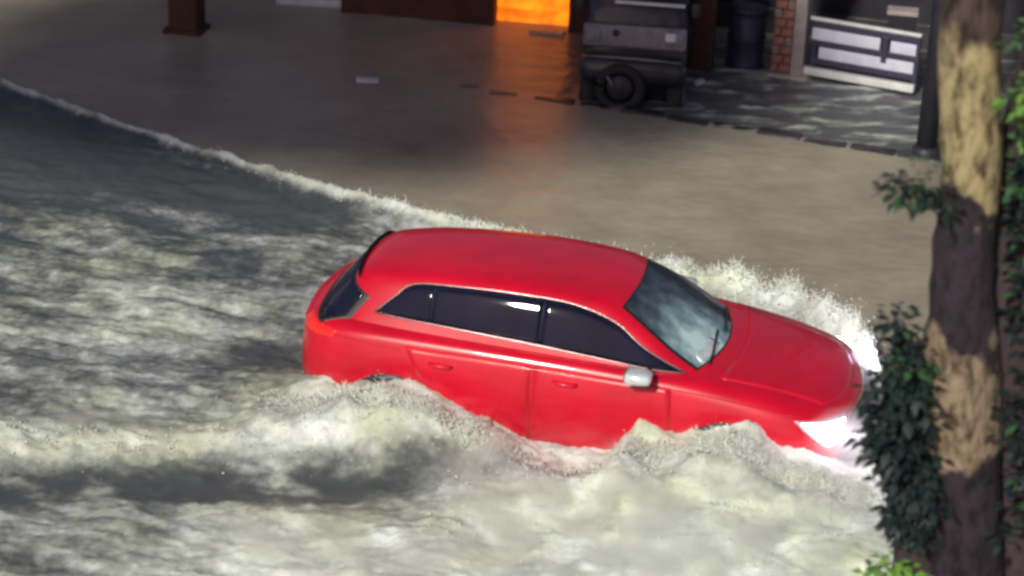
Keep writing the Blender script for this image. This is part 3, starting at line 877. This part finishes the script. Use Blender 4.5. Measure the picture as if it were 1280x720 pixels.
bx('doorpost', (.565, .10, 1.15), (.07, .12, 2.3), RUST, shop)
bx('threshold', (.30, -.06, .315), (.42, .16, .05), mat('peach_step', (.55, .40, .28), .6, noise=(9, (.4, .28, .2))), shop, .012)
for x in (-1.75, -1.05):
    f = bx('window', (x, .04, 1.75), (.5, .05, .7), NAVY, shop)
    bx('pane', (x, .008, 1.75), (.42, .02, .62), GLASS, f)

# pale step left of the shop and the low wall beyond it
st_ = empty('stone_step', (-2.44, 9.28, 0), R(-4), 'pale flat step at the top edge, left of the orange doorway', 'step')
bx('tread', (0, 0, .30), (1.02, .30, .16), WHITE, st_, .02)
bx('riser', (0, .16, .42), (1.02, .10, .16), PALE, st_, .02)
bw = empty('boundary_wall', (-5.0, 11.6, 0), R(-8), 'long dark wall closing the far side of the flooded street', 'wall')
bx('wall', (0, 0, 1.3), (10.5, .3, 2.6), NAVY, bw)
bx('coping', (0, 0, 2.66), (10.6, .42, .10), STONE, bw)

# post standing in the water top left
po = empty('gate_pier', (-3.86, 8.02, 0), R(-12), 'dark reddish brown pier standing in the water top left', 'pier')
b = bmesh.new(); box(b, (0, 0, .9), (.36, .34, 1.8), .05)
for v in b.verts: v.co.x += .02 * math.sin(v.co.z * 5)
obj('shaft', b, RUST, po, False)
bx('footing', (0, 0, .22), (.46, .44, .26), BRICKRED, po, .04)
bx('cap', (0, 0, 1.86), (.46, .44, .12), RUST, po, .03)

# ------------------------------------------------------------------ dark recess between van and gate
rc = empty('garage_building', (3.3, 8.75, 0), R(-14), 'dark slate house front rising behind the slatted gate', 'building')
bx('wall', (.2, .2, 1.7), (5.2, .3, 3.4), NAVY, rc)
bx('plinth', (.2, .02, .35), (5.2, .08, .5), STONE, rc)
bx('roof', (.2, 1.6, 3.5), (5.4, 3.3, .14), STONE, rc)
f = bx('window', (-.2, .03, 1.75), (.9, .05, .8), GFRAME, rc); bx('pane', (-.2, -.002, 1.75), (.78, .02, .68), GLASS, f)
f = bx('door', (-1.75, .03, 1.15), (.7, .06, 2.1), BRICKRED, rc)
b = bmesh.new(); tube(b, [(-1.50, -.02, 1.1), (-1.50, -.05, 1.1), (-1.42, -.05, 1.1)], .012, 8); obj('door_handle', b, CHROME, f)
gp_ = empty('brown_post', (2.02, 7.35, 0), R(-14), 'rusty brown post just right of the parked van', 'post')
bx('shaft', (0, 0, .95), (.24, .20, 1.9), RUST, gp_, .02); bx('cap', (0, 0, 1.93), (.32, .28, .07), RUST, gp_, .02)
dr = empty('water_drum', (2.52, 7.55, 0), 0, 'dark blue water drum in the recess beside the brick pillar', 'drum')
b = bmesh.new(); tube(b, [(0, 0, .05), (0, 0, .30), (0, 0, .33), (0, 0, .36), (0, 0, .62), (0, 0, .65), (0, 0, .68), (0, 0, .95)], [.20, .205, .222, .205, .205, .222, .205, .20], 28); obj('barrel', b, BLUE, dr)
b = bmesh.new(); tube(b, [(0, 0, .94), (0, 0, .99)], [.212, .205], 28); obj('lid', b, BLUE, dr)

# ------------------------------------------------------------------ brick gate pillar
GY = R(-24)
pl = empty('brick_pillar', (3.0, 7.36, 0), R(-16), 'weathered brick gate pillar with its lit side coloured pale, left of the slatted gate', 'pillar')
bx('core', (.0, .02, 1.0), (.34, .32, 2.0), MORTAR, pl)
br = [None, None]
for i in range(18):
    z = .19 + i * .104
    off = 0 if i % 2 else .5
    for k in range(2):
        wdt = (.125, .075) if i % 2 else (.075, .125)
        x = -.175 + (wdt[0] / 2 if k == 0 else wdt[0] + .012 + wdt[1] / 2)
        key = (i * 3 + k * 2) % 2
        b = bmesh.new(); box(b, (0, 0, 0), (wdt[k], .05, .090), .007)
        o = obj('brick', b, BRICK if (i * 5 + k * 3) % 4 else BRICK2, pl, False)
        o.location = (x, -.150 + random.uniform(-.006, .004), z)
        o.rotation_euler = (0, random.uniform(-.02, .02), random.uniform(-.03, .03))
bx('pale_lit_side', (.112, -.02, 1.0), (.135, .34, 2.0), PALE, pl, .015)  # pale strip: the pillar's lit right side put in as colour
bx('footing', (.02, -.03, .22), (.46, .44, .24), PALE, pl, .03)
bx('cap', (0, 0, 2.05), (.46, .44, .10), PALE, pl, .02)

# ------------------------------------------------------------------ slatted gate
gt = empty('slatted_gate', (3.20, 7.24, 0), GY, 'low gate of pale lilac slats in a dark frame, half under water', 'gate')
GW = 1.22
bx('top_rail', (GW / 2, 0, .985), (GW + .04, .05, .034), WHITE, gt)
bx('frame_rail', (GW / 2, .01, .925), (GW, .05, .075), GFRAME, gt)
bx('slat', (.405, -.012, .815), (.78, .03, .135), GSLAT, gt, .01)
bx('slat', (1.055, -.012, .81), (.29, .03, .130), GSLAT, gt, .01)
bx('stile', (.85, -.004, .76), (.07, .05, .30), GFRAME, gt)
bx('frame_rail', (GW / 2, .012, .71), (GW, .05, .07), GFRAME, gt)
bx('slat', (.65, -.012, .605), (1.08, .03, .130), GSLAT, gt, .01)
bx('frame_rail', (GW / 2, .012, .50), (GW, .05, .07), GFRAME, gt)
bx('bottom_rail', (GW / 2 - .04, -.03, .385), (GW + .10, .09, .085), WHITE, gt, .015)
bx('stile', (.045, .02, .62), (.07, .055, .66), GFRAME, gt)
bx('stile', (GW - .01, .02, .62), (.05, .055, .66), GFRAME, gt)
bx('back_board', (GW / 2, .06, .66), (GW, .02, .62), GFRAME, gt)
lg = empty('ledge_slab', (4.12, 7.15, 0), R(-10), 'small pale slab on a dark block behind the right end of the gate', 'slab')
bx('slab', (.05, .1, 1.10), (.34, .22, .05), PALE, lg, .01); bx('block', (.05, .12, .53), (.30, .20, 1.08), NAVY, lg, .01)

pp = empty('steel_pole', (4.16, 4.86, 0), 0, 'thick dark steel pole standing in the water left of the tree trunk', 'pole')
b = bmesh.new(); tube(b, [(0, 0, 0), (0, 0, 4.6)], .105, 20); obj('shaft', b, POLE, pp)
b = bmesh.new(); tube(b, [(0, 0, .0), (0, 0, .38), (0, 0, .41)], [.14, .14, .11], 20); obj('collar', b, POLE, pp)

# floating litter
def litter(name, lab, cat, loc, rz, s_, m):
    b = bmesh.new(); box(b, (0, 0, 0), s_, min(s_) * .35)
    for v in b.verts: v.co.z += .25 * s_[2] * math.sin(v.co.x * 30)
    o = obj(name, b, m); o.location = loc; o.rotation_euler = (.05, .03, rz); return tag(o, lab, cat)
litter('foam_tray', 'small white tray floating on the calm water below the dark shop wall', 'tray', (-1.66, 6.46, .315), .1, (.24, .12, .035), WHITE)
litter('plastic_bag', 'crumpled pale bag drifting beside the right corner of the parked van', 'bag', (1.96, 6.80, .33), .5, (.12, .09, .05), WHITE)
litter('orange_wrapper', 'long dull orange wrapper floating below the orange glow', 'wrapper', (-.18, 6.25, .312), -.12, (.30, .06, .02), mat('wrapper', (.36, .22, .15), .5, noise=(9, (.25, .14, .1))))
litter('brown_wrapper', 'shorter brown wrapper floating left of the long orange one', 'wrapper', (-.55, 6.42, .312), .1, (.2, .05, .02), mat('wrapper_brown', (.22, .15, .12), .5, noise=(9, (.15, .1, .08))))
#TREES
BARK = bpy.data.materials.new('mottled_bark'); BARK.use_nodes = True
t = BARK.node_tree; b = t.nodes['Principled BSDF']; L = t.links.new
b.inputs['Roughness'].default_value = .85
tc = N('ShaderNodeTexCoord'); sx = N('ShaderNodeSeparateXYZ'); L(tc.outputs['Object'], sx.inputs[0])
nn = N('ShaderNodeTexNoise'); nn.inputs['Scale'].default_value = 5; nn.inputs['Detail'].default_value = 6; L(tc.outputs['Object'], nn.inputs['Vector'])
m1_ = N('ShaderNodeMath', operation='MULTIPLY_ADD'); m1_.inputs[1].default_value = .9; L(nn.outputs['Fac'], m1_.inputs[0]); L(sx.outputs['Z'], m1_.inputs[2])
mr_ = N('ShaderNodeMapRange'); mr_.inputs['From Min'].default_value = 0; mr_.inputs['From Max'].default_value = 6; L(m1_.outputs[0], mr_.inputs['Value'])
rp_ = N('ShaderNodeValToRGB'); rp_.color_ramp.interpolation = 'LINEAR'
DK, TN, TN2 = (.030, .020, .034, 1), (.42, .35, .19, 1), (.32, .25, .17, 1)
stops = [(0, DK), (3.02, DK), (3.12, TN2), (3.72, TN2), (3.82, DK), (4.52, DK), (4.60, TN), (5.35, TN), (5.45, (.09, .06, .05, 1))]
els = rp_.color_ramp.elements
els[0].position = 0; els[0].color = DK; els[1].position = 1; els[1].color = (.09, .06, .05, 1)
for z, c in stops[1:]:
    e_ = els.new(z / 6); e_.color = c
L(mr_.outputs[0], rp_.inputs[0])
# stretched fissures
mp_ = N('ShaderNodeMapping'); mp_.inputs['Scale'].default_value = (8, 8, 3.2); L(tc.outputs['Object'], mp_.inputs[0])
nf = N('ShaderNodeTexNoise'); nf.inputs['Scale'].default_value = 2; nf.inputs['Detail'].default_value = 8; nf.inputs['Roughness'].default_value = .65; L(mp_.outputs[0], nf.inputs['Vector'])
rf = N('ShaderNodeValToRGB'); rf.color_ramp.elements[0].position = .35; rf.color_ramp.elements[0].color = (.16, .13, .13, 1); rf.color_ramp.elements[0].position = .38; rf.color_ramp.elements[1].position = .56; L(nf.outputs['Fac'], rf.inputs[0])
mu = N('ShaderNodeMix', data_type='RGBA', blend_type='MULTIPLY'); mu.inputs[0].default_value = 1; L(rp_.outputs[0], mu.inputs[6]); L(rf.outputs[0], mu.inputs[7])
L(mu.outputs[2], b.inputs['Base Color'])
bp = N('ShaderNodeBump'); bp.inputs['Strength'].default_value = .9; bp.inputs['Distance'].default_value = .04; L(nf.outputs['Fac'], bp.inputs['Height']); L(bp.outputs[0], b.inputs['Normal'])
BARKD = mat('dark_bark', (.035, .025, .035), .85, noise=(6, (.06, .04, .045), (3, 3, .6)), bump=(14, .8))

LF = [mat('leaf_bright', (.10, .24, .045), .55, noise=(3, (.16, .32, .06))),
      mat('leaf_mid', (.03, .085, .035), .55, noise=(3, (.045, .12, .045))),
      mat('leaf_dark', (.008, .018, .022), .6, noise=(3, (.012, .03, .026)))]

def limb(bm, pts, rads, n=14, rough=.08):
    pts = smooth_curve(pts, 6)
    rr = np.interp(np.linspace(0, 1, len(pts)), np.linspace(0, 1, len(rads)), rads)
    base = len(bm.verts)
    tube(bm, pts, list(rr), n)
    bm.verts.ensure_lookup_table()
    for v in list(bm.verts)[base:]:
        k = rough * (math.sin(v.co.z * 9 + v.co.x * 30) * .5 + math.sin(v.co.z * 23 + v.co.y * 40) * .5)
        c = min(pts, key=lambda p: (p - v.co).length)
        v.co += (v.co - c) * k

def leaves(bm, c, rad, n, size, mix):
    """leaf clumps: each leaf two folded quads, gathered round twig ends inside an ellipsoid"""
    c = Vector(c)
    nt_ = max(3, n // 9)
    for i in range(nt_):
        while True:
            q = Vector((random.uniform(-1, 1), random.uniform(-1, 1), random.uniform(-1, 1)))
            if q.length < 1: break
        tip = c + Vector((q.x * rad[0], q.y * rad[1], q.z * rad[2]))
        mi = random.choices((0, 1, 2), mix)[0]
        for j in range(n // nt_):
            a = random.uniform(0, 6.28); el = random.uniform(-.7, .5)
            d = Vector((math.cos(a) * math.cos(el), math.sin(a) * math.cos(el), math.sin(el)))
            s_ = size * random.uniform(.6, 1.25)
            o = tip + d * s_ * random.uniform(.1, 1.4)
            w_ = d.cross(Vector((random.uniform(-.4, .4), random.uniform(-.4, .4), 1))).normalized() * s_ * .30
            dn = Vector((0, 0, -.12 * s_))
            v = [bm.verts.new(p) for p in (o, o + d * s_ * .5 + w_, o + d * s_ + dn * 2, o + d * s_ * .5 - w_, o + d * s_ * .5 + dn * -.6)]
            for f in ((0, 1, 4), (1, 2, 4), (2, 3, 4), (3, 0, 4)):
                fc_ = bm.faces.new([v[k] for k in f]); fc_.material_index = mi

tr = empty('street_tree', (2.62, -6.0, 0), 0, 'mottled tree trunk with leafy shoots in the right foreground', 'tree')
def T(*pts): return [Vector((x - 2.62, y + 6.0, z)) for x, y, z in pts]
b = bmesh.new()
limb(b, T((2.66, -6, -.1), (2.60, -6, 1.0), (2.52, -6, 1.9), (2.46, -6, 2.6), (2.375, -6, 3.1), (2.33, -6, 3.6), (2.30, -6, 4.15), (2.20, -6, 5.1), (2.10, -5.9, 6.4), (2.1, -5.9, 7.6)),
     [.34, .28, .22, .20, .205, .165, .15, .155, .16, .12], 18, .10)
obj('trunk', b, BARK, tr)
b = bmesh.new()
limb(b, T((2.92, -5.8, -.1), (2.88, -5.8, 1.2), (2.78, -5.8, 2.4), (2.62, -5.8, 3.3), (2.56, -5.8, 4.0), (2.62, -5.8, 4.8), (2.85, -5.8, 6.8)), [.24, .22, .22, .21, .15, .10, .08], 14, .12)
obj('limb', b, BARKD, tr)
b = bmesh.new()
limb(b, T((2.34, -6.05, -.1), (2.30, -6.05, 1.4), (2.24, -6.02, 2.2), (2.17, -6.0, 2.75), (2.25, -6.0, 3.15)), [.15, .13, .12, .10, .06], 12, .15)
obj('limb', b, BARKD, tr)
b = bmesh.new(); limb(b, T((2.28, -6.0, 4.05), (2.12, -6.05, 4.12), (1.98, -6.1, 4.18), (1.86, -6.1, 4.20)), [.03, .016, .010, .005], 8); obj('branch', b, BARKD, tr)
b = bmesh.new(); limb(b, T((2.28, -6.0, 3.3), (2.12, -6.05, 3.28), (2.00, -6.1, 3.36)), [.03, .014, .006], 8); obj('branch', b, BARKD, tr)
b = bmesh.new(); limb(b, T((2.4, -6.1, 1.75), (2.25, -6.2, 1.9), (2.12, -6.25, 1.98)), [.03, .016, .006], 8); obj('branch', b, BARKD, tr)
b = bmesh.new(); limb(b, T((2.1, -5.9, 6.4), (1.3, -5.6, 7.3), (.5, -5.4, 8.3)), [.09, .06, .03], 10); obj('branch', b, BARKD, tr)
b = bmesh.new(); limb(b, T((2.1, -5.9, 7.4), (2.6, -6.6, 8.3), (3.2, -7.2, 9.2)), [.09, .06, .03], 10); obj('branch', b, BARKD, tr)
b = bmesh.new()
c0 = Vector((2.62, -6.0, 0))
def LV(c, r_, n, s_, mx): leaves(b, Vector(c) - c0, r_, n, s_, mx)
LV((1.97, -6.1, 4.17), (.13, .12, .035), 90, .07, (0, 1, 3))
LV((2.12, -6.1, 4.10), (.08, .1, .07), 80, .07, (0, 1, 4))
LV((2.06, -6.1, 4.25), (.10, .1, .03), 16, .05, (0, 3, 1))
LV((2.00, -6.08, 3.42), (.09, .1, .05), 70, .07, (0, 2, 3))
LV((2.07, -6.08, 3.18), (.12, .12, .14), 260, .08, (0, 1, 8))
LV((2.09, -6.05, 2.85), (.14, .16, .28), 1100, .08, (0, 0, 1))
LV((2.20, -6.05, 2.45), (.13, .16, .30), 1000, .08, (0, 0, 1))
LV((2.10, -6.25, 1.95), (.13, .10, .12), 220, .075, (5, 3, 0))
LV((2.20, -6.25, 1.80), (.16, .10, .10), 110, .06, (3, 4, 1))
LV((2.52, -6.2, 4.72), (.08, .10, .18), 160, .08, (5, 3, 0))
LV((2.48, -6.2, 5.00), (.10, .10, .14), 60, .06, (1, 3, 3))
LV((2.50, -6.2, 4.52), (.07, .10, .08), 50, .06, (3, 3, 0))
LV((2.62, -6.0, 4.15), (.10, .12, .35), 300, .075, (0, 1, 5))
LV((2.66, -6.0, 3.6), (.09, .12, .3), 240, .075, (0, 1, 5))
LV((2.66, -6.2, 3.10), (.09, .10, .35), 110, .075, (0, 1, 6))
LV((2.76, -6.2, 2.45), (.09, .10, .35), 150, .075, (0, 1, 5))
LV((1.9, -6.0, 9.2), (3.0, 2.2, 1.4), 2600, .16, (1, 3, 3))
obj('crown', b, LF, tr)

# unseen street tree added left of the frame; its crown shades the far water
random.seed(3)
o = empty('street_tree', (-11.6, -5.2, 0), 0, 'unseen wide spreading tree added left of the frame to shade the far water', 'tree')
b = bmesh.new()
limb(b, [Vector(p) for p in ((0, 0, -.1), (.1, 0, 2.5), (-.05, .1, 5.5), (.3, .1, 8.0), (.9, 0, 9.6))], [.36, .29, .25, .18, .10], 14)
obj('trunk', b, BARKD, o)
for k in range(7):
    b = bmesh.new()
    x = -1.6 + k * 1.5
    limb(b, [Vector(p) for p in ((.3, .1, 8.0), (.5 * x + .3, .6 * (-1) ** k, 9.6), (x, 1.6 * (-1) ** k, 10.9))], [.09, .05, .02], 8)
    obj('branch', b, BARKD, o)
b = bmesh.new()
leaves(b, (3.9, -.1, 11.0), (5.2, 2.9, 1.9), 15000, .27, (1, 3, 3))
obj('crown', b, LF, o)
